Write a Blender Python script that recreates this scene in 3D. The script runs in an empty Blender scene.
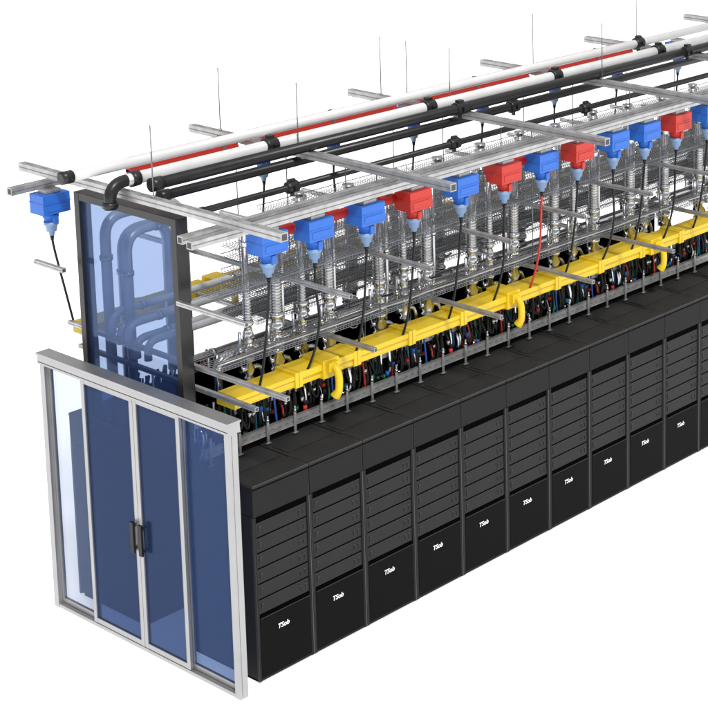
import bpy, math, random
from mathutils import Vector, Matrix
random.seed(7)
scn=bpy.context.scene
COL=scn.collection
# ---------------------------------------------------------------- materials
def new_mat(name):
    m=bpy.data.materials.new(name); m.use_nodes=True
    nt=m.node_tree; b=nt.nodes["Principled BSDF"]
    return m,nt,b
def pmat(name,col,rough=.5,metal=0.,spec=.5,var=.12,scale=6.,bump=0.,bscale=60.,rvar=.1,coat=0.):
    m,nt,b=new_mat(name)
    N=nt.nodes; L=nt.links
    tc=N.new("ShaderNodeTexCoord"); no=N.new("ShaderNodeTexNoise"); no.inputs["Scale"].default_value=scale; no.inputs["Detail"].default_value=5
    L.new(tc.outputs["Object"],no.inputs["Vector"])
    mr=N.new("ShaderNodeMapRange"); mr.inputs["From Min"].default_value=.3; mr.inputs["From Max"].default_value=.7
    mr.inputs["To Min"].default_value=1-var; mr.inputs["To Max"].default_value=1+var
    L.new(no.outputs["Fac"],mr.inputs["Value"])
    mx=N.new("ShaderNodeMix"); mx.data_type='RGBA'; mx.blend_type='MULTIPLY'; mx.inputs[0].default_value=1.
    mx.inputs[6].default_value=(*col,1); L.new(mr.outputs[0],mx.inputs[7])
    L.new(mx.outputs[2],b.inputs["Base Color"])
    r2=N.new("ShaderNodeMapRange"); r2.inputs["To Min"].default_value=max(0.02,rough-rvar); r2.inputs["To Max"].default_value=min(1,rough+rvar)
    L.new(no.outputs["Fac"],r2.inputs["Value"]); L.new(r2.outputs[0],b.inputs["Roughness"])
    b.inputs["Metallic"].default_value=metal
    b.inputs["Specular IOR Level"].default_value=spec
    b.inputs["Coat Weight"].default_value=coat
    if bump>0:
        n2=N.new("ShaderNodeTexNoise"); n2.inputs["Scale"].default_value=bscale; n2.inputs["Detail"].default_value=3
        L.new(tc.outputs["Object"],n2.inputs["Vector"])
        bp=N.new("ShaderNodeBump"); bp.inputs["Strength"].default_value=bump; bp.inputs["Distance"].default_value=.002
        L.new(n2.outputs["Fac"],bp.inputs["Height"]); L.new(bp.outputs[0],b.inputs["Normal"])
    return m
M={}
M['galv']=pmat("galvanised_steel",(.44,.44,.44),.42,.75,.5,.18,9,.15,120)
M['galvdark']=pmat("slot_shade_and_dark_grey",(.22,.22,.23),.5,.6,.4,.2,9)  # shade painted into slots; plain dark grey on bands and cables
M['slot']=pmat("slot_shadow",(.03,.03,.033),.8,0,.15,.1)
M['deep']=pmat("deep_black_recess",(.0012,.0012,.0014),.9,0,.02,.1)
M['alu']=pmat("brushed_aluminium",(.38,.38,.385),.38,.75,.5,.06,3)
M['chrome']=pmat("stainless_steel",(.58,.59,.60),.18,1.,.5,.15,8)
M['braid']=pmat("braided_hose",(.50,.51,.52),.24,.95,.5,.10,40,.3,160)
M['wire']=pmat("zinc_wire",(.19,.20,.215),.4,.75,.5,.1)
M['pipegrey']=pmat("grey_pipe_lagging",(.55,.56,.58),.38,.4,.5,.12,5)
M['pipewhite']=pmat("white_pipe_jacket",(.74,.74,.74),.35,0,.5,.04,3)
M['black']=pmat("black_rubber",(.010,.010,.011),.45,0,.3,.2)
M['blackpipe']=pmat("black_painted_pipe",(.012,.012,.013),.35,0,.45,.2)
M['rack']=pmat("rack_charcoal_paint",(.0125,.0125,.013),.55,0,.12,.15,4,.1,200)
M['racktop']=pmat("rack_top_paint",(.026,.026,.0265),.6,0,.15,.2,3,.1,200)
M['rackdoor']=pmat("rack_lower_door",(.0026,.0026,.0030),.5,0,.05,.2,3)
M['unit']=pmat("server_face",(.0145,.0145,.0155),.45,0,.16,.22,1.6)
M['edge']=pmat("edge_highlight_and_trim_grey",(.075,.075,.080),.5,0,.2,.1)  # painted highlight on rack edges; plain grey on beam ends and marks
M['edgedim']=pmat("rack_seam_grey",(.035,.035,.038),.5,0,.15,.1)
M['blue']=pmat("blue_plastic",(.022,.135,.55),.4,0,.4,.06,4)
M['bluegrey']=pmat("blue_grey_connector",(.22,.34,.55),.4,0,.4,.08,4)
M['red']=pmat("red_plastic",(.50,.03,.02),.4,0,.4,.06,4)
M['redpipe']=pmat("dark_red_pipe_paint",(.40,.018,.014),.4,0,.4,.1,4)
M['yellow']=pmat("yellow_duct_plastic",(.76,.53,.018),.42,0,.4,.05,3)
M['yellowdark']=pmat("yellow_duct_joint",(.46,.31,.01),.45,0,.4,.05,3)
M['green']=pmat("green_hose",(.01,.14,.05),.4,0,.4,.1)
M['cyan']=pmat("cyan_hose",(.01,.18,.28),.4,0,.4,.1)
M['white']=pmat("white_print",(.85,.85,.85),.6,0,.2,.02)
def glass(name,tint,haze,fac,refl):
    m=bpy.data.materials.new(name); m.use_nodes=True; nt=m.node_tree; nt.nodes.clear(); N=nt.nodes;L=nt.links
    out=N.new("ShaderNodeOutputMaterial"); t=N.new("ShaderNodeBsdfTransparent"); t.inputs[0].default_value=(*tint,1)
    d=N.new("ShaderNodeBsdfDiffuse"); d.inputs[0].default_value=(*haze,1)
    mx=N.new("ShaderNodeMixShader"); mx.inputs[0].default_value=fac
    L.new(t.outputs[0],mx.inputs[1]); L.new(d.outputs[0],mx.inputs[2])
    g=N.new("ShaderNodeBsdfGlossy"); g.inputs["Roughness"].default_value=.03; g.inputs[0].default_value=(.75,.85,1,1)
    fr=N.new("ShaderNodeFresnel"); fr.inputs[0].default_value=1.45
    mu=N.new("ShaderNodeMath"); mu.operation='MULTIPLY'; mu.inputs[1].default_value=refl; L.new(fr.outputs[0],mu.inputs[0])
    m2=N.new("ShaderNodeMixShader"); L.new(mu.outputs[0],m2.inputs[0]); L.new(mx.outputs[0],m2.inputs[1]); L.new(g.outputs[0],m2.inputs[2])
    L.new(m2.outputs[0],out.inputs[0]); return m
M['glass']=glass("blue_tinted_glass",(.95,.97,1.0),(.040,.078,.215),.25,.10)
M['glassdark']=glass("dark_blue_tinted_glass",(.38,.47,.66),(.038,.064,.152),.34,.2)
M['glassmid']=glass("mid_blue_tinted_glass",(.72,.82,1.0),(.034,.062,.160),.40,.10)
M['glass2']=glass("blue_panel_glass",(.70,.78,.93),(.040,.070,.165),.30,.2)

# ---------------------------------------------------------------- mesh builder
class MB:
    def __init__(s): s.v=[];s.f=[];s.m=[];s.sm=[];s.mats=[]
    def mi(s,k):
        if k not in s.mats: s.mats.append(k)
        return s.mats.index(k)
    def box(s,c,d,k,rot=None):
        b=len(s.v);h=[x/2 for x in d]
        for x in(-1,1):
            for y in(-1,1):
                for z in(-1,1):
                    p=Vector((x*h[0],y*h[1],z*h[2]))
                    if rot: p=rot@p
                    s.v.append((p.x+c[0],p.y+c[1],p.z+c[2]))
        for f in((0,1,3,2),(4,6,7,5),(0,4,5,1),(2,3,7,6),(0,2,6,4),(1,5,7,3)):
            s.f.append([b+i for i in f]);s.m.append(s.mi(k));s.sm.append(False)
        return s
    def b2(s,a,c,k):
        return s.box([(a[i]+c[i])/2 for i in range(3)],[abs(c[i]-a[i]) for i in range(3)],k)
    def tube(s,pts,r,k,n=10,caps=True,radii=None):
        pts=[Vector(p) for p in pts]; b0=len(s.v)
        prev=None
        for i,p in enumerate(pts):
            if i==0: t=pts[1]-p
            elif i==len(pts)-1: t=p-pts[i-1]
            else: t=(pts[i+1]-p).normalized()+(p-pts[i-1]).normalized()
            if t.length<1e-9: t=(pts[min(i+2,len(pts)-1)]-p)
            t=t.normalized() if t.length>1e-9 else Vector((0,0,1))
            if prev is None:
                a=t.cross(Vector((0,0,1)))
                if a.length<1e-3: a=t.cross(Vector((1,0,0)))
            else:
                a=prev-t*prev.dot(t)
            a.normalize(); prev=a; bb=t.cross(a)
            rr=radii[i] if radii else r
            for j in range(n):
                an=2*math.pi*j/n
                q=p+a*math.cos(an)*rr+bb*math.sin(an)*rr
                s.v.append(tuple(q))
        for i in range(len(pts)-1):
            for j in range(n):
                s.f.append([b0+i*n+j,b0+i*n+(j+1)%n,b0+(i+1)*n+(j+1)%n,b0+(i+1)*n+j]);s.m.append(s.mi(k));s.sm.append(True)
        if caps:
            s.f.append([b0+j for j in range(n)][::-1]);s.m.append(s.mi(k));s.sm.append(False)
            e=b0+(len(pts)-1)*n
            s.f.append([e+j for j in range(n)]);s.m.append(s.mi(k));s.sm.append(False)
        return s
    def stack(s,x,y,prof,k,n=12):
        return s.tube([(x,y,z) for z,_ in prof],0,k,n,True,[r for _,r in prof])
    def mesh(s,name):
        me=bpy.data.meshes.new(name); me.from_pydata(s.v,[],s.f)
        for k in s.mats: me.materials.append(M[k])
        me.polygons.foreach_set("material_index",s.m); me.polygons.foreach_set("use_smooth",s.sm)
        me.update(); return me
def bend(p0,pc,p1,n=8):
    p0,pc,p1=Vector(p0),Vector(pc),Vector(p1)
    return [tuple((1-t)**2*p0+2*t*(1-t)*pc+t*t*p1) for t in [i/n for i in range(n+1)]]
def mobj(name,mb,bev=0.,loc=(0,0,0)):
    o=bpy.data.objects.new(name,mb.mesh(name)); o.location=loc; COL.objects.link(o)
    if bev>0:
        md=o.modifiers.new("bevel","BEVEL"); md.width=bev; md.segments=2; md.limit_method='ANGLE'; md.angle_limit=math.radians(50)
    return o
def meta(o,label,cat,group=None):
    o["label"]=label;o["category"]=cat
    if group:o["group"]=group
    return o
def root(name,loc,label,cat,group=None):
    o=bpy.data.objects.new(name,None); o.empty_display_size=.1; o.location=loc; COL.objects.link(o)
    return meta(o,label,cat,group)
def part(par,name,mb,bev=0.,label=None):
    o=mobj(name,mb,bev); o.parent=par
    if label:o["label"]=label
    return o
def dup(src,loc,rotz=None,label=None):
    def rec(o,par):
        c=o.copy(); COL.objects.link(c)
        if par is not None:
            c.parent=par; c.matrix_parent_inverse=o.matrix_parent_inverse.copy()
        for ch in list(o.children):
            rec(ch,c)
        return c
    n=rec(src,None); n.location=loc
    if rotz is not None:n.rotation_euler[2]=rotz
    if label:n["label"]=label
    return n

# ---------------------------------------------------------------- floor
fm,nt,b=new_mat("glowing_white_floor")
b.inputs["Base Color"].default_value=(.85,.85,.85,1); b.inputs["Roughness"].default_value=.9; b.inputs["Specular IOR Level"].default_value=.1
b.inputs["Emission Color"].default_value=(1,1,1,1); b.inputs["Emission Strength"].default_value=.75  # glow added so the floor stays white and shows hardly any shadow
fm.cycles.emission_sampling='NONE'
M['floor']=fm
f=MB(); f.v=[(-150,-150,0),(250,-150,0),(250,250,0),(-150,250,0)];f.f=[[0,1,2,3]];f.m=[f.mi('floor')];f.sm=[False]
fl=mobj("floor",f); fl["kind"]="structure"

# ---------------------------------------------------------------- server racks
P=.8; H=2.31; D=1.25
def make_rack():
    r=root("server_rack",(0,0,0),"black server rack with stacked units over a plain lower door","server rack","server racks in the front row")
    w=P-.014
    body=MB()
    body.b2((0,.03,.05),(w,D,1.94),'rack')
    body.b2((.03,.05,0),(w-.03,D-.02,.05),'deep')
    body.b2((0,0,.03),(.035,.03,1.94),'rack'); body.b2((w-.035,0,.03),(w,.03,1.94),'rack')
    body.b2((w-.009,-.005,.03),(w+.002,.03,1.94),'edge')
    body.b2((-.002,-.005,.03),(.005,.03,1.94),'edgedim')
    body.b2((.035,.005,.03),(w-.035,.03,.06),'rack')
    body.b2((.035,.0,1.875),(w-.035,.03,1.942),'deep')
    body.b2((.035,.004,.776),(w-.035,.03,.80),'deep')
    part(r,"cabinet",body,.002)
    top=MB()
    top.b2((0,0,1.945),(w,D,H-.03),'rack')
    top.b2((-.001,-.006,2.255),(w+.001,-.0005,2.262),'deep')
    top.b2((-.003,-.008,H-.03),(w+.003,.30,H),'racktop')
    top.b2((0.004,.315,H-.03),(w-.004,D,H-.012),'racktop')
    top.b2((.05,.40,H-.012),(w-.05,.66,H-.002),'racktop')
    top.b2((0.0,-.010,H-.006),(w,-.0085,H),'edge')  # highlight line painted along the front top edge
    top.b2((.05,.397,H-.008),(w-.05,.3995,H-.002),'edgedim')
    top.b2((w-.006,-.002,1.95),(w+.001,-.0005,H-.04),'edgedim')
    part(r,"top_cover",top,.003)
    z0=.80; nn=6; hh=(1.872-z0)/nn
    for i in range(nn):
        u=MB(); a=z0+i*hh
        u.b2((.038,.010,a+.005),(w-.038,.03,a+hh-.005),'unit')
        u.b2((.040,.0075,a+hh-.0105),(w-.040,.0095,a+hh-.0055),'edgedim')
        u.b2((.040,.0075,a+.005),(w-.040,.0095,a+.011),'deep')
        for xa,s in((.075,1),(w-.15,-1),(w-.085,-1)):
            u.b2((xa,.003,a+.055),(xa+.008,.0095,a+.125),'edgedim')
            u.b2((xa+(.009 if s>0 else -.017),.004,a+.117),(xa+(.025 if s>0 else -.001),.0095,a+.125),'edge')
        part(r,"server_unit",u)
    d=MB(); d.b2((.036,-.004,.065),(w-.036,.03,.772),'rackdoor'); d.b2((.045,-.008,.758),(w-.045,-.0045,.766),'edgedim')
    door=part(r,"lower_door",d,.002)
    cu=bpy.data.curves.new("badge","FONT"); cu.body="TSob"; cu.size=.078; cu.extrude=.001; cu.align_x='CENTER'; cu.shear=.2; cu.offset=.0016
    to=bpy.data.objects.new("tmp",cu); COL.objects.link(to)
    dg=bpy.context.evaluated_depsgraph_get(); me=bpy.data.meshes.new_from_object(to.evaluated_get(dg)); bpy.data.objects.remove(to)
    me.materials.clear(); me.materials.append(M['white'])
    lo=bpy.data.objects.new("badge_lettering",me); COL.objects.link(lo); lo.parent=door
    lo.location=(w*.45,-.006,.555); lo.rotation_euler=(math.radians(90),0,0)
    return r
rk=make_rack()
for i in range(1,12): dup(rk,(i*P,0,0))
for i in range(12):
    n=dup(rk,((i+1)*P-.014,3.28,0),math.pi,"black server rack standing in the rear row"); n["group"]="server racks in the rear row"
    for ch in list(n.children):
        for c2 in list(ch.children):
            if c2.name.startswith("badge"): bpy.data.objects.remove(c2)

# ---------------------------------------------------------------- sliding glass entrance
X0=-.336; Y0=-.08; Y1=3.30; ZT=3.15
ent=root("glass_entrance",(X0,0,0),"silver framed blue glass sliding doors closing the aisle end","glass door")
fr=MB()
fr.b2((-.02,Y0-.01,3.02),(.14,Y1+.01,ZT-.021),'alu')
fr.b2((-.035,Y0-.02,ZT-.02),(.15,Y1+.02,ZT+.005),'alu')
fr.b2((0,Y0,0),(.11,Y0+.085,3.02),'alu'); fr.b2((0,Y1-.085,0),(.11,Y1,3.02),'alu')
fr.b2((.004,Y0+.085,.0),(.106,Y1-.085,.045),'alu')
fr.b2((-.024,Y0,3.045),(-.0205,Y1,3.051),'slot')
fr.b2((.03,Y0-.003,.02),(.034,Y0-.0005,3.0),'galvdark')
part(ent,"door_frame",fr,.004)
def leaf(y0,y1,xo,name,w=.05,handle=None,gk='glass'):
    m=MB(); z0=.05;z1=3.015
    m.b2((xo,y0,z0),(xo+.04,y0+w,z1),'alu');m.b2((xo,y1-w,z0),(xo+.04,y1,z1),'alu')
    m.b2((xo+.002,y0+w,z0),(xo+.038,y1-w,z0+.06),'alu');m.b2((xo+.002,y0+w,z1-.05),(xo+.038,y1-w,z1),'alu')
    for yy in(y0+w,y1-w): m.b2((xo-.001,yy-.004,z0+.06),(xo+.003,yy+.004,z1-.05),'galvdark')
    p=part(ent,name,m,.003)
    g=MB(); g.b2((xo+.016,y0+w-.004,z0+.056),(xo+.024,y1-w+.004,z1-.046),gk)
    part(p,"glass_pane",g)
    if handle is not None:
        h=MB(); h.b2((xo-.055,handle-.03,1.19),(xo-.025,handle+.03,1.56),'black')
        h.b2((xo-.027,handle-.012,1.22),(xo+.001,handle+.012,1.26),'black');h.b2((xo-.027,handle-.012,1.49),(xo+.001,handle+.012,1.53),'black')
        part(p,"door_handle",h,.004)
    return p
leaf(2.50,Y1-.087,.055,"fixed_panel",.035); leaf(Y0+.087,.80,.055,"fixed_panel",.035,None,'glassmid')
leaf(1.583,2.53,.008,"sliding_door",.06,1.645,'glassdark'); leaf(.77,1.577,.008,"sliding_door",.06,1.50,'glassdark')

up=root("glass_partition",(0,0,0),"black framed blue glass panel standing above the sliding doors","glass partition")
m=MB(); a0,a1,zb,zt=1.04,2.87,2.33,5.08; w=.09
m.b2((-.04,a0,zb),(.12,a0+w,zt),'blackpipe');m.b2((-.04,a1-w,zb),(.12,a1,zt),'blackpipe')
m.b2((-.038,a0+w,zt-w),(.118,a1-w,zt),'blackpipe');m.b2((-.038,a0+w,zb),(.118,a1-w,zb+w),'blackpipe')
part(up,"panel_frame",m,.004)
g=MB(); g.b2((.0,a0+w-.003,zb+w-.003),(.01,a1-w+.003,zt-w+.003),'glass2'); part(up,"glass_pane",g)

# ---------------------------------------------------------------- beams
def beam(name,a,b,sz,label,cat,group,slots=1,slotgap=.1):
    a=Vector(a);b=Vector(b); L=(b-a).length; ax=0 if abs(b.x-a.x)>abs(b.y-a.y) else 1
    m=MB(); o=1-ax
    d=[sz,sz,sz*.98]; d[ax]=L
    m.box((0,0,0),d,'galv')
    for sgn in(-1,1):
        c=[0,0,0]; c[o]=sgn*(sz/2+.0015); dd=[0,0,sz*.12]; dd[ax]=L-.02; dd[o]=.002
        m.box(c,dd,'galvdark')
    if slots:
        n=int(L/slotgap)
        for i in range(n):
            p=-L/2+(i+.5)*L/n
            c=[0,0,sz/2];c[ax]=p; dd=[0,0,.003];dd[ax]=slotgap*.35;dd[o]=.010*sz/.08
            m.box(c,dd,'galvdark')
    for e in(-1,1):
        c=[0,0,0];c[ax]=e*L/2; dd=[sz*.7,sz*.7,sz*.7];dd[ax]=.004
        m.box(c,dd,'edge')
    ob=mobj(name,m,.003,(a+b)/2); return meta(ob,label,cat,group)
XE=14.
BX=[0.0,2.45,5.15,7.8,10.2,12.8]
beam("long_beam",(-.46,.27,5.04),(XE,.27,5.04),.09,"galvanised steel long beam over the front rack row","steel beam","long roof beams",0)
beam("long_beam",(-.40,.50,5.04),(XE,.50,5.04),.085,"galvanised steel long beam beside the power boxes","steel beam","long roof beams",0)
beam("long_beam",(-.42,3.55,5.04),(XE,3.55,5.04),.09,"galvanised steel long beam over the rear rack row","steel beam","long roof beams",0)
for x in BX:
    beam("cross_beam",(x,-.68,5.20),(x,3.92,5.20),.095,"galvanised steel cross beam resting on the long beams","steel beam","roof cross beams",1,.3)
SG="struts under the wire trays"
beam("tray_support_strut",(-.1,-.15,4.18),(-.1,.98,4.18),.05,"short galvanised strut ending beside the glass partition","support strut",SG,0)
beam("tray_support_strut",(-.2,2.9,4.18),(-.2,3.46,4.18),.05,"short galvanised strut ending beside the glass partition","support strut",SG,0)
for i,x in enumerate([1.2,2.45,3.8,5.15,6.5,7.8,9.0,10.2]):
    beam("tray_support_strut",(x,-.32,4.18),(x,3.42,4.18),.05,"thin galvanised strut carrying the wire trays","support strut",SG,0)
for i,x in enumerate([.16,1.75,3.45,5.15,6.8,8.45,10.1]):
    beam("tray_support_strut",(x,-.45 if i!=1 else -.1,3.36),(x,3.4,3.36),.05,"thin galvanised strut carrying the lower wire trays","support strut",SG,0)
beam("tray_support_strut",(.15,.05,3.12),(.15,3.2,3.12),.05,"thin galvanised strut beside the yellow duct","support strut",SG,0)

def rod(x,y,z0,z1,label="thin threaded steel rod hanging a cross beam"):
    m=MB(); m.tube([(0,0,0),(0,0,z1-z0)],.007,'wire',6)
    zz=5.20-z0
    if z1>5.25>z0: m.stack(0,0,[(zz+.048,.022),(zz+.07,.022)],'galv',6)
    else: m.stack(0,0,[(.0,.018),(.02,.018)],'galv',6)
    o=mobj("threaded_rod",m,0,(x,y,z0)); meta(o,label,"threaded rod","threaded hanger rods")
for x,ys in zip(BX,[(1.45,),(3.35,1.9),(3.3,2.8,2.0),(2.9,1.6),(2.9,1.4),(2.9,1.4)]):
    for y in ys: rod(x,y,5.14,6.05)
for x in BX[1:5]:
    for y in(.62,1.15,2.2,3.15): rod(x+.06,y,3.33,5.16,"thin threaded steel rod hanging the wire trays")

# ---------------------------------------------------------------- roof pipes
def long_pipe(name,y,z,r,x0,x1,k,coup,label,endcap=True,cr=1.45,grp=None,ck='blackpipe'):
    rt=root(name,(x0,y,z),label,"pipe",grp); L=x1-x0
    m=MB(); m.tube([(0,0,0),(L,0,0)],r,k,18); part(rt,"pipe_run",m)
    for c in coup:
        q=MB(); c-=x0
        q.tube([(c-.09,0,0),(c-.089,0,0),(c-.07,0,0),(c+.07,0,0),(c+.09,0,0)],0,ck,16,True,[r*1.05,r*1.25,r*cr,r*cr,r*1.2])
        if ck=='blackpipe':
            q.box((c,0,r*cr),(.09,r*1.1,.05),ck); q.box((c,-r*cr,0),(.05,.05,.06),ck)
            q.box((c,0,-r*cr-.01),(.03,.05,.06),ck)
        part(rt,"pipe_coupling",q,.003)
    if endcap:
        q=MB(); q.tube([(-.06,0,0),(-.059,0,0),(.08,0,0)],0,ck,16,True,[r*.8,r*1.2,r*1.2]); part(rt,"end_cap",q)
    return rt
GP="pipes on the roof beams"
long_pipe("water_pipe",2.62,5.335,.062,-.3,XE,'pipewhite',[9.9],"white water pipe with black end cap on the cross beams",grp=GP)
wp=long_pipe("water_pipe",2.0,5.335,.070,.05,XE,'pipewhite',[2.1,4.75,7.25,9.6,12],"white water pipe with black elbow and couplings",False,grp=GP)
q=MB(); q.tube([(.12,0,0)]+bend((.0,0,0),(-.22,0,0),(-.22,0,-.2),10)+[(-.22,0,-.28)],.07,'blackpipe',18)
q.tube([(.06,0,0),(.16,0,0)],.09,'blackpipe',18); q.tube([(-.22,0,-.2),(-.22,0,-.26)],.088,'blackpipe',18)
part(wp,"pipe_elbow",q)
long_pipe("black_pipe",1.68,5.315,.067,.2,XE,'blackpipe',[5.0,9.9],"black pipe beside the white water pipe",grp=GP,cr=1.3)
long_pipe("black_pipe",1.40,4.97,.040,.55,XE,'blackpipe',[1.9,4.6,7.2],"thin black pipe hung under the cross beams",cr=1.8,grp=GP)
long_pipe("black_pipe",2.02,5.05,.058,.55,XE,'blackpipe',[6.4],"black pipe hung under the white water pipe",cr=1.5,grp=GP)
def busbar(y,z,x0,x1,label,h=.05):
    m=MB(); L=x1-x0; m.b2((0,-.035,-h),(L,.035,h),'red'); m.b2((0,-.05,.4*h),(L,.05,.75*h),'red'); m.b2((0,-.05,-.75*h),(L,.05,-.4*h),'red')
    k=1.35
    while k<L: m.b2((k,-.055,-h-.008),(k+.05,.055,h+.008),'galvdark'); k+=1.35
    o=mobj("red_busbar",m,.003,(x0,y,z)); meta(o,label,"busbar","red busbar runs")
for xa,xb in((.75,2.35),(2.55,5.05),(5.25,7.7),(7.9,10.1)): busbar(2.93,5.20,xa,xb,"red busbar run beside the rear white pipe",.10)
long_pipe("red_pipe",.50,4.83,.055,.75,3.0,'redpipe',[1.0,1.7,2.5],"round red pipe behind the blue power boxes",cr=1.2,grp="red pipe runs",ck='redpipe')
long_pipe("red_pipe",.50,4.83,.055,4.3,5.3,'redpipe',[4.7],"short round red pipe behind a red power box",cr=1.2,grp="red pipe runs",ck='redpipe')

# ---------------------------------------------------------------- header pipes
def header(y,z,r,x0,x1,zd,k='chrome',both=False,R=.26):
    rt=root("header_pipe",(x0,y,z),"silver header pipe that turns down at its end","pipe","large header pipes")
    m=MB(); L=x1-x0
    st=[(L,0,0)] if not both else [(L,0,zd-z)]+bend((L,0,-R),(L,0,0),(L-R,0,0),10)
    m.tube(st+bend((R,0,0),(0,0,0),(0,0,-R),10)+[(0,0,zd-z)],r,k,18); part(rt,"pipe_run",m)
    for i in range(max(1,int((L-.6)/1.3))):
        q=MB(); c=.4+i*1.3; q.tube([(c,0,0),(c+.05,0,0)],r*1.22,'chrome',18); part(rt,"pipe_flange",q)
    if z-zd>1.2:
        q=MB(); q.tube([(0,0,-.45),(0,0,-.50)],r*1.25,'chrome',18); part(rt,"pipe_flange",q)
header(2.66,4.76,.062,.20,1.25,2.7,'pipegrey',True); header(2.66,4.54,.062,.42,1.05,2.7,'pipegrey',True); header(2.40,4.60,.055,.30,1.1,2.7,'pipegrey',True)
for j,(yy,zz,xx) in enumerate([(2.5,3.66,.12),(2.5,3.50,.22),(2.2,3.60,.12),(2.2,3.40,.22),(1.9,3.46,.15)]):
    header(yy,zz,.045,xx,12,zz-.22,'pipegrey',R=.14)
header(1.12,3.34,.05,.50,12.2,2.6,'chrome',R=.16); header(1.62,3.20,.045,.40,12.2,2.6,'braid',R=.14)

# ---------------------------------------------------------------- wire trays
def tray_mesh(L,W,hs):
    m=MB(); t=.0046
    n=int(W/.042)
    for i in range(n+1): m.box((L/2,-W/2+i*W/n,0),(L,t,t),'wire')
    for s in(-1,1):
        m.box((L/2,s*W/2,hs),(L,t*1.8,t*1.8),'wire')
    nn=int(L/.042)
    for i in range(nn+1):
        x=.003+i*(L-.006)/nn
        m.box((x,0,-t),(t,W,t),'wire')
        for s in(-1,1): m.box((x,s*(W/2+t),hs/2),(t,t,hs),'wire')
    return m
tmn=tray_mesh(2.598,.36,.045).mesh("wire_cable_tray"); tmw=tray_mesh(2.598,.6,.045).mesh("wire_cable_tray")
def tray(me,y,z,x0=.1,n=5):
    for i in range(n):
        o=bpy.data.objects.new("wire_cable_tray",me); COL.objects.link(o); o.location=(x0+2.6*i,y,z)
        meta(o,"grey wire mesh cable tray section on steel struts","cable tray","wire mesh cable trays")
for z in(4.24,3.44): tray(tmn,.72,z)
for z in(4.36,4.22,4.04,3.88,3.70,3.54): tray(tmw,1.50,z,1.15)
for z in(4.24,): tray(tmw,2.7,z,2.7,4)
def cab(y,z,x0,x1,k,n,label):
    rt=root("cable_bundle",(x0,y,z),label,"cables","cable bundles in the trays")
    for j in range(n):
        m=MB(); pts=[]; yy=(j-n/2)*.035
        for i in range(int((x1-x0)/.4)+1):
            pts.append((i*.4,yy+random.uniform(-.012,.012),random.uniform(0,.012)))
        m.tube(pts,.009,k if j%3 else 'pipegrey',6); part(rt,"cable",m)
cab(.72,3.46,.15,12.5,'galvdark',3,"dark grey cables lying in the lower wire tray")
cab(1.50,3.56,1.2,12.5,'galvdark',5,"dark grey cables lying in the wire tray")

# ---------------------------------------------------------------- vertical coolant hoses
def make_hose(kind):
    rt=root("coolant_hose",(0,0,0),"braided steel coolant hose with valves dropping to the racks","coolant hose","coolant hoses above the racks")
    r=.058 if kind==0 else .036
    m=MB(); m.stack(0,0,[(3.0,r),(4.86,r)],'braid',18); part(rt,"braided_hose",m)
    v=MB(); v.stack(0,0,[(4.74,r+.018),(4.78,r+.018),(4.78,r+.008),(4.84,r+.008),(4.84,r+.018),(4.87,r+.018)],'chrome',16); part(rt,"pipe_flange",v)
    v=MB(); v.stack(0,0,[(4.45+.12*kind,r+.006),(4.46+.12*kind,r+.012),(4.52+.12*kind,r+.012),(4.53+.12*kind,r+.006)],'chrome',16); part(rt,"hose_collar",v)
    v=MB(); pr=[]; z=3.72
    while z<4.06: pr+=[(z,r+.004),(z+.008,r+.014),(z+.02,r+.014),(z+.028,r+.004)]; z+=.036
    v.stack(0,0,pr,'chrome',14); part(rt,"ribbed_sleeve",v)
    v=MB(); z=3.52
    v.stack(0,0,[(z-.20,r+.01),(z-.18,r+.032),(z-.14,r+.032),(z-.12,r+.005),(z-.06,r+.02),(z,r+.036),(z+.06,r+.02),(z+.12,r+.005),(z+.14,r+.03),(z+.18,r+.03),(z+.20,r+.01)],'chrome',16)
    v.tube([(0,0,z),(0,-.12,z)],.02,'chrome',8); v.box((.05,-.12,z+.005),(.16,.014,.022),'black')
    part(rt,"ball_valve",v)
    v=MB(); v.stack(0,0,[(3.0,r+.02),(3.04,r+.02),(3.06,r+.0),(3.14,r+.03),(3.22,r),(3.24,r+.026),(3.29,r+.026)],'chrome',16)
    v.tube([(0,0,3.14)]+bend((.08,0,3.14),(.17,0,3.14),(.17,-.02,3.04),5)+[(.17,-.02,2.7)],.028,'chrome',10)
    v.tube([(-.12,0,3.15),(0,0,3.15)],.034,'chrome',10); v.tube([(-.12,0,3.15),(-.12,0,3.6)],.02,'chrome',8)
    v.stack(-.12,0,[(3.35,.032),(3.42,.032)],'chrome',10)
    part(rt,"tee_fitting",v)
    if kind==0:
        v=MB(); v.tube([(.14,.05,4.8),(.14,.05,4.0),(.15,.06,3.6),(.13,.09,3.2),(.14,.08,2.8)],.024,'braid',10); v.stack(.14,.05,[(4.0,.036),(4.06,.036)],'chrome',10); part(rt,"return_pipe",v)
    return rt
h0=make_hose(0); h1=make_hose(1); h0.location=(1.25,.99,0); h1.location=(.86,1.02,0)
for i in range(1,14):
    dup(h0,(1.25+.8*i,.99+random.uniform(-.015,.015),random.uniform(-.03,.03)),random.uniform(-.3,.3))
    if i%2: dup(h1,(.86+.8*i+random.uniform(-.05,.05),1.02,random.uniform(-.05,.05)),random.uniform(-.3,.3))
for i in range(2,14): dup(h0,(.8*i+1.0,2.12+random.uniform(-.03,.03),random.uniform(-.30,-.22)),random.uniform(-.5,.5))

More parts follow.
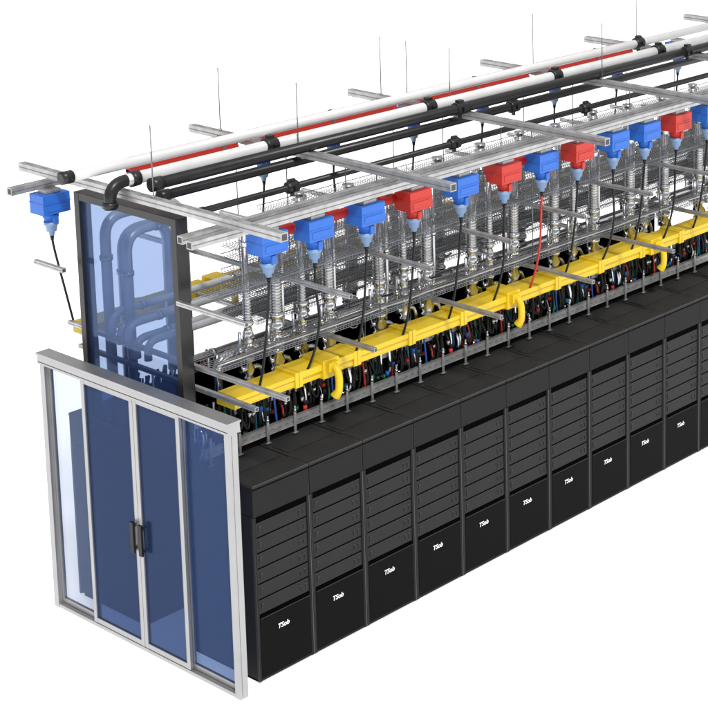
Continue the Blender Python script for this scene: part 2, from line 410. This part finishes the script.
# ---------------------------------------------------------------- manifolds on rack tops
def make_man(seed):
    random.seed(seed)
    rt=root("hose_manifold",(0,0,0),"chrome manifold with coloured hoses on top of a rack","manifold","hose manifolds on the rack tops")
    m=MB(); m.b2((.03,.98,2.31),(.76,1.08,2.45),'deep'); m.b2((.0,1.16,2.31),(.79,1.22,2.80),'deep')  # base block, then a dark backing added to darken the hose tangle
    for i in range(8):
        x=.07+i*.09
        m.stack(x,1.02,[(2.45,.018),(2.5,.018),(2.5,.03),(2.56,.03),(2.56,.016),(2.9,.016)],'chrome' if i%3==0 else 'black',10)
    part(rt,"manifold_and_dark_backing",m)
    cols=['black']*19+['red','cyan','green','blue','chrome','chrome','red']; random.shuffle(cols)
    n=len(cols)
    for i,k in enumerate(cols):
        x=.03+i*.74/(n-1); q=MB(); y=.86+random.uniform(0,.08); dx=random.uniform(-.18,.18); zt=random.uniform(2.70,2.93)
        if k in('black','chrome') and random.random()<.35:
            x2=min(.78,max(.02,x+random.choice([-1,1])*random.uniform(.10,.22)))
            q.tube(bend((x,y+.04,zt),((x+x2)/2,y-.08,2.34),(x2,y+.04,zt-.02),8),random.choice([.012,.018]),k,7)
        else:
            q.tube(bend((x,y+.04,2.33),(x+dx,y+random.uniform(-.10,.02),2.55),(x+dx*.5,y+.04,zt),6),random.choice([.014,.018,.022]) if k in('black','chrome') else .013,k,7)
        if random.random()<.6:
            za=random.uniform(2.36,2.66); q.stack(x,y-.01,[(za,.026),(za+random.uniform(.03,.07),.026)],random.choice(['black','red','blue','green','chrome','black','cyan','chrome']),8)
        part(rt,"coloured_hose",q)
    return rt
mans=[make_man(s) for s in(1,2,3,4)]
for i in range(12):
    if i<4: mans[i].location=(i*P,0,0)
    else: dup(mans[(i*3+1)%4],(i*P,0,0))
for i in range(12): dup(mans[(i*2)%4],((i+1)*P,3.28,0),math.pi)
random.seed(11)

def rail(y,label,z=2.455,x0=.0,x1=9.65,h=.07,br=True):
    rt=root("mounting_rail",(x0,y,z),label,"rail","mounting rails above the racks")
    m=MB(); L=x1-x0
    m.b2((0,-.02,-h/2),(L,.02,h/2),'galv'); m.b2((0,-.028,-h/2-.006),(L,.028,-h/2),'galv'); m.b2((0,-.028,h/2),(L,.028,h/2+.006),'galv')
    for i in range(int(L/.1)): m.b2((i*.1+.02,-.0225,-.006),(i*.1+.07,-.0205,.006),'galvdark')
    part(rt,"rail_bar",m,.002)
    if br:
      for i in range(int(L/.4)+1):
        q=MB(); x=.06+i*.4
        q.b2((x-.016,-.045,-.13),(x+.016,-.029,.12),'galv'); q.b2((x-.035,-.055,-.14),(x+.035,-.02,-.128),'galv'); q.stack(x,-.037,[(.12,.02),(.15,.02),(.15,.012),(.19,.012)],'chrome',8)
        part(rt,"bracket",q,.002)
rail(.78,"slotted steel rail with brackets along the rack tops",h=.09)
rail(.95,"slotted steel rail behind the hoses",z=2.74,h=.045,br=False)
rail(2.5,"slotted steel rail with brackets over the rear racks")

# ---------------------------------------------------------------- yellow fibre ducts
def duct(y,z,x0,x1,outs,label):
    rt=root("fibre_duct",(x0,y,z),label,"cable duct","yellow fibre ducts"); L=x1-x0
    m=MB(); W=.15;Hh=.06
    m.b2((0,-W,-Hh),(L,W,-Hh+.012),'yellow'); m.b2((0,-W,-Hh+.0125),(L,-W+.012,Hh),'yellow'); m.b2((0,W-.012,-Hh+.0125),(L,W,Hh),'yellow'); m.b2((-.012,-W-.006,-Hh-.004),(-.0005,W+.006,Hh+.006),'yellow')
    part(rt,"duct_trough",m,.003)
    k=0.;i=0
    while k<L:
        e=min(L,k+.86); up=[0,.028,.010][i%3]
        c=MB(); c.b2((k+.01,-W-.010-up*.5,Hh+.001),(e,W+.010+up*.5,Hh+.014+up),'yellow'); c.b2((k+.01,-W-.010-up*.5,Hh-.035),(e,-W-.002,Hh+.001),'yellow'); c.b2((k+.01,W+.002,Hh-.035),(e,W+.010+up*.5,Hh+.001),'yellow')
        c.b2((k+.012,-W-.012-up*.5,Hh-.037),(e-.002,-W-.0105-up*.5,Hh-.033),'yellowdark')
        part(rt,"duct_cover",c,.002)
        if k>0:
            j=MB(); j.b2((k-.055,-W-.028,-Hh-.01),(k+.055,W+.028,Hh+.050),'yellow'); j.b2((k-.006,-W-.031,-Hh-.012),(k+.006,W+.031,Hh+.053),'yellowdark'); part(rt,"duct_joint",j,.003)
        k+=.89;i+=1
    for ox in outs:
        s=MB(); ox-=x0
        s.b2((ox-.12,-W-.05,-Hh-.015),(ox+.12,W+.02,Hh+.085),'yellow')
        s.b2((ox-.08,-W-.11,Hh-.05),(ox+.08,-W-.051,Hh+.06),'yellow')
        s.tube(bend((ox,-W-.05,Hh+.02),(ox,-W-.21,Hh+.02),(ox-.02,-W-.19,-.20),10)+[(ox-.04,-W-.15,-.27)],.045,'yellow',10,True,[.045]*11+[.062])
        part(rt,"duct_outlet",s,.005)
    return rt
duct(.74,2.995,.30,12.3,[1.65,4.75,7.7],"yellow fibre duct with drop outlets above the racks")
duct(3.22,3.30,.2,12.3,[2.2,3.6,6.4],"yellow fibre duct above the rear racks")

# ---------------------------------------------------------------- tap-off boxes
def make_box(colr,cablek,seed,label,grp,slant=None):
    random.seed(seed)
    rt=root("power_tap_box",(0,0,0),label,"power box",grp)
    m=MB(); m.b2((-.18,-.135,-.11),(.18,.135,.125),colr); m.b2((-.185,-.14,.015),(.185,.14,.03),colr)
    m.b2((-.14,-.142,-.075),(.14,-.1355,.0),colr); m.b2((-.10,-.08,.1255),(.10,.08,.17),'galv')
    part(rt,"housing",m,.008)
    s=MB(); s.stack(0,0,[(-.11,.095),(-.17,.095),(-.175,.085),(-.22,.078)],colr,16)
    s.stack(0,0,[(-.22,.088),(-.26,.088),(-.27,.072),(-.34,.060),(-.35,.038),(-.39,.032)],'bluegrey',16)
    s.box((0,-.095,-.175),(.06,.03,.09),colr)
    part(rt,"plug_socket",s)
    c=MB(); dx=random.uniform(-.04,.10)
    pts=[(0,0,-.37)]
    for i in range(0,19):
        t=i/18
        if slant: pts.append((slant*t**1.3,-.03*math.sin(t*3.1),-.44-1.08*t))
        else: pts.append((dx*math.sin(t*math.pi*.9)*min(1,t*2),.24*t**3+.03*math.sin(t*math.pi),-.44-1.30*t))
    c.tube(pts,.0145,cablek,8); c.stack(0,0,[(-.38,.028),(-.45,.019)],'black',10); part(rt,"power_cable",c)
    return rt
g1="power tap boxes under the front beam"; g2="power tap boxes under the rear beam"
blueL="blue power tap box with hanging black cable"; redL="red power tap box with hanging black cable"
tb=[make_box('blue','black',s,blueL,g1) for s in(1,2,3)]; tr=[make_box('red','black',s,redL,g1) for s in(4,5)]
tbr=make_box('blue','red',9,"blue power tap box with hanging red cable",g1)
seq=[(.64,'b'),(1.30,'b'),(2.08,'b'),(2.84,'r'),(3.63,'b'),(4.40,'r'),(5.10,'x'),(5.80,'r'),(6.53,'b'),(7.20,'b'),(7.90,'r'),(8.62,'b'),(9.35,'b')]
nb=nr=0
for x,k in seq:
    loc=(x,.36,4.80)
    if k=='x': tbr.location=loc
    elif k=='b':
        if nb<3: tb[nb].location=loc
        else: dup(tb[nb%3],loc)
        nb+=1
    else:
        if nr<2: tr[nr].location=loc
        else: dup(tr[nr%2],loc)
        nr+=1
fb=make_box('blue','black',21,"blue power tap box with slanting black cable at the rear beam",g2,.22); fb.location=(.04,3.46,4.83)
for i,x in enumerate([3.2,4.4,5.9,7.3,8.9,10.4,12.0]):
    n=dup(tb[i%3],(x,3.46,4.82),None,blueL+" at the rear beam"); n["group"]=g2

# ---------------------------------------------------------------- world, light, camera
w=bpy.data.worlds.new("World"); scn.world=w; w.use_nodes=True; nt=w.node_tree
bg=nt.nodes["Background"]; tc=nt.nodes.new("ShaderNodeTexCoord"); sx=nt.nodes.new("ShaderNodeSeparateXYZ"); cr=nt.nodes.new("ShaderNodeValToRGB")
nt.links.new(tc.outputs["Generated"],sx.inputs[0]); nt.links.new(sx.outputs["Z"],cr.inputs[0]); nt.links.new(cr.outputs[0],bg.inputs[0])
cr.color_ramp.elements[0].position=.0; cr.color_ramp.elements[0].color=(.34,.35,.37,1)
cr.color_ramp.elements[1].position=.8; cr.color_ramp.elements[1].color=(1,1,1,1)
bg.inputs[1].default_value=.9
s=bpy.data.lights.new("key_light","SUN"); s.energy=2.3; s.angle=math.radians(8); s.color=(1,.98,.95)
so=bpy.data.objects.new("key_light",s); COL.objects.link(so)
so.rotation_euler=Vector((.30,.55,-.78)).to_track_quat('-Z','Y').to_euler()
cam=bpy.data.cameras.new("camera"); co=bpy.data.objects.new("camera",cam); COL.objects.link(co); scn.camera=co
p,y=.19234,.67494
F=Vector((math.cos(y),math.sin(y),0));R=Vector((math.sin(y),-math.cos(y),0));Z=Vector((0,0,1))
fw=math.cos(p)*F-math.sin(p)*Z; U=math.sin(p)*F+math.cos(p)*Z
mt=Matrix(((R.x,U.x,-fw.x),(R.y,U.y,-fw.y),(R.z,U.z,-fw.z))).to_4x4(); mt.translation=(-11.9158,-14.74961,10.66382)
co.matrix_world=mt
cam.sensor_width=36; cam.lens=36*1855.5/708; cam.shift_x=(354-633.7)/708; cam.shift_y=-(354-49.5)/708
cam.clip_end=600
scn.view_settings.view_transform='Standard'; scn.view_settings.look='None'; scn.view_settings.exposure=0
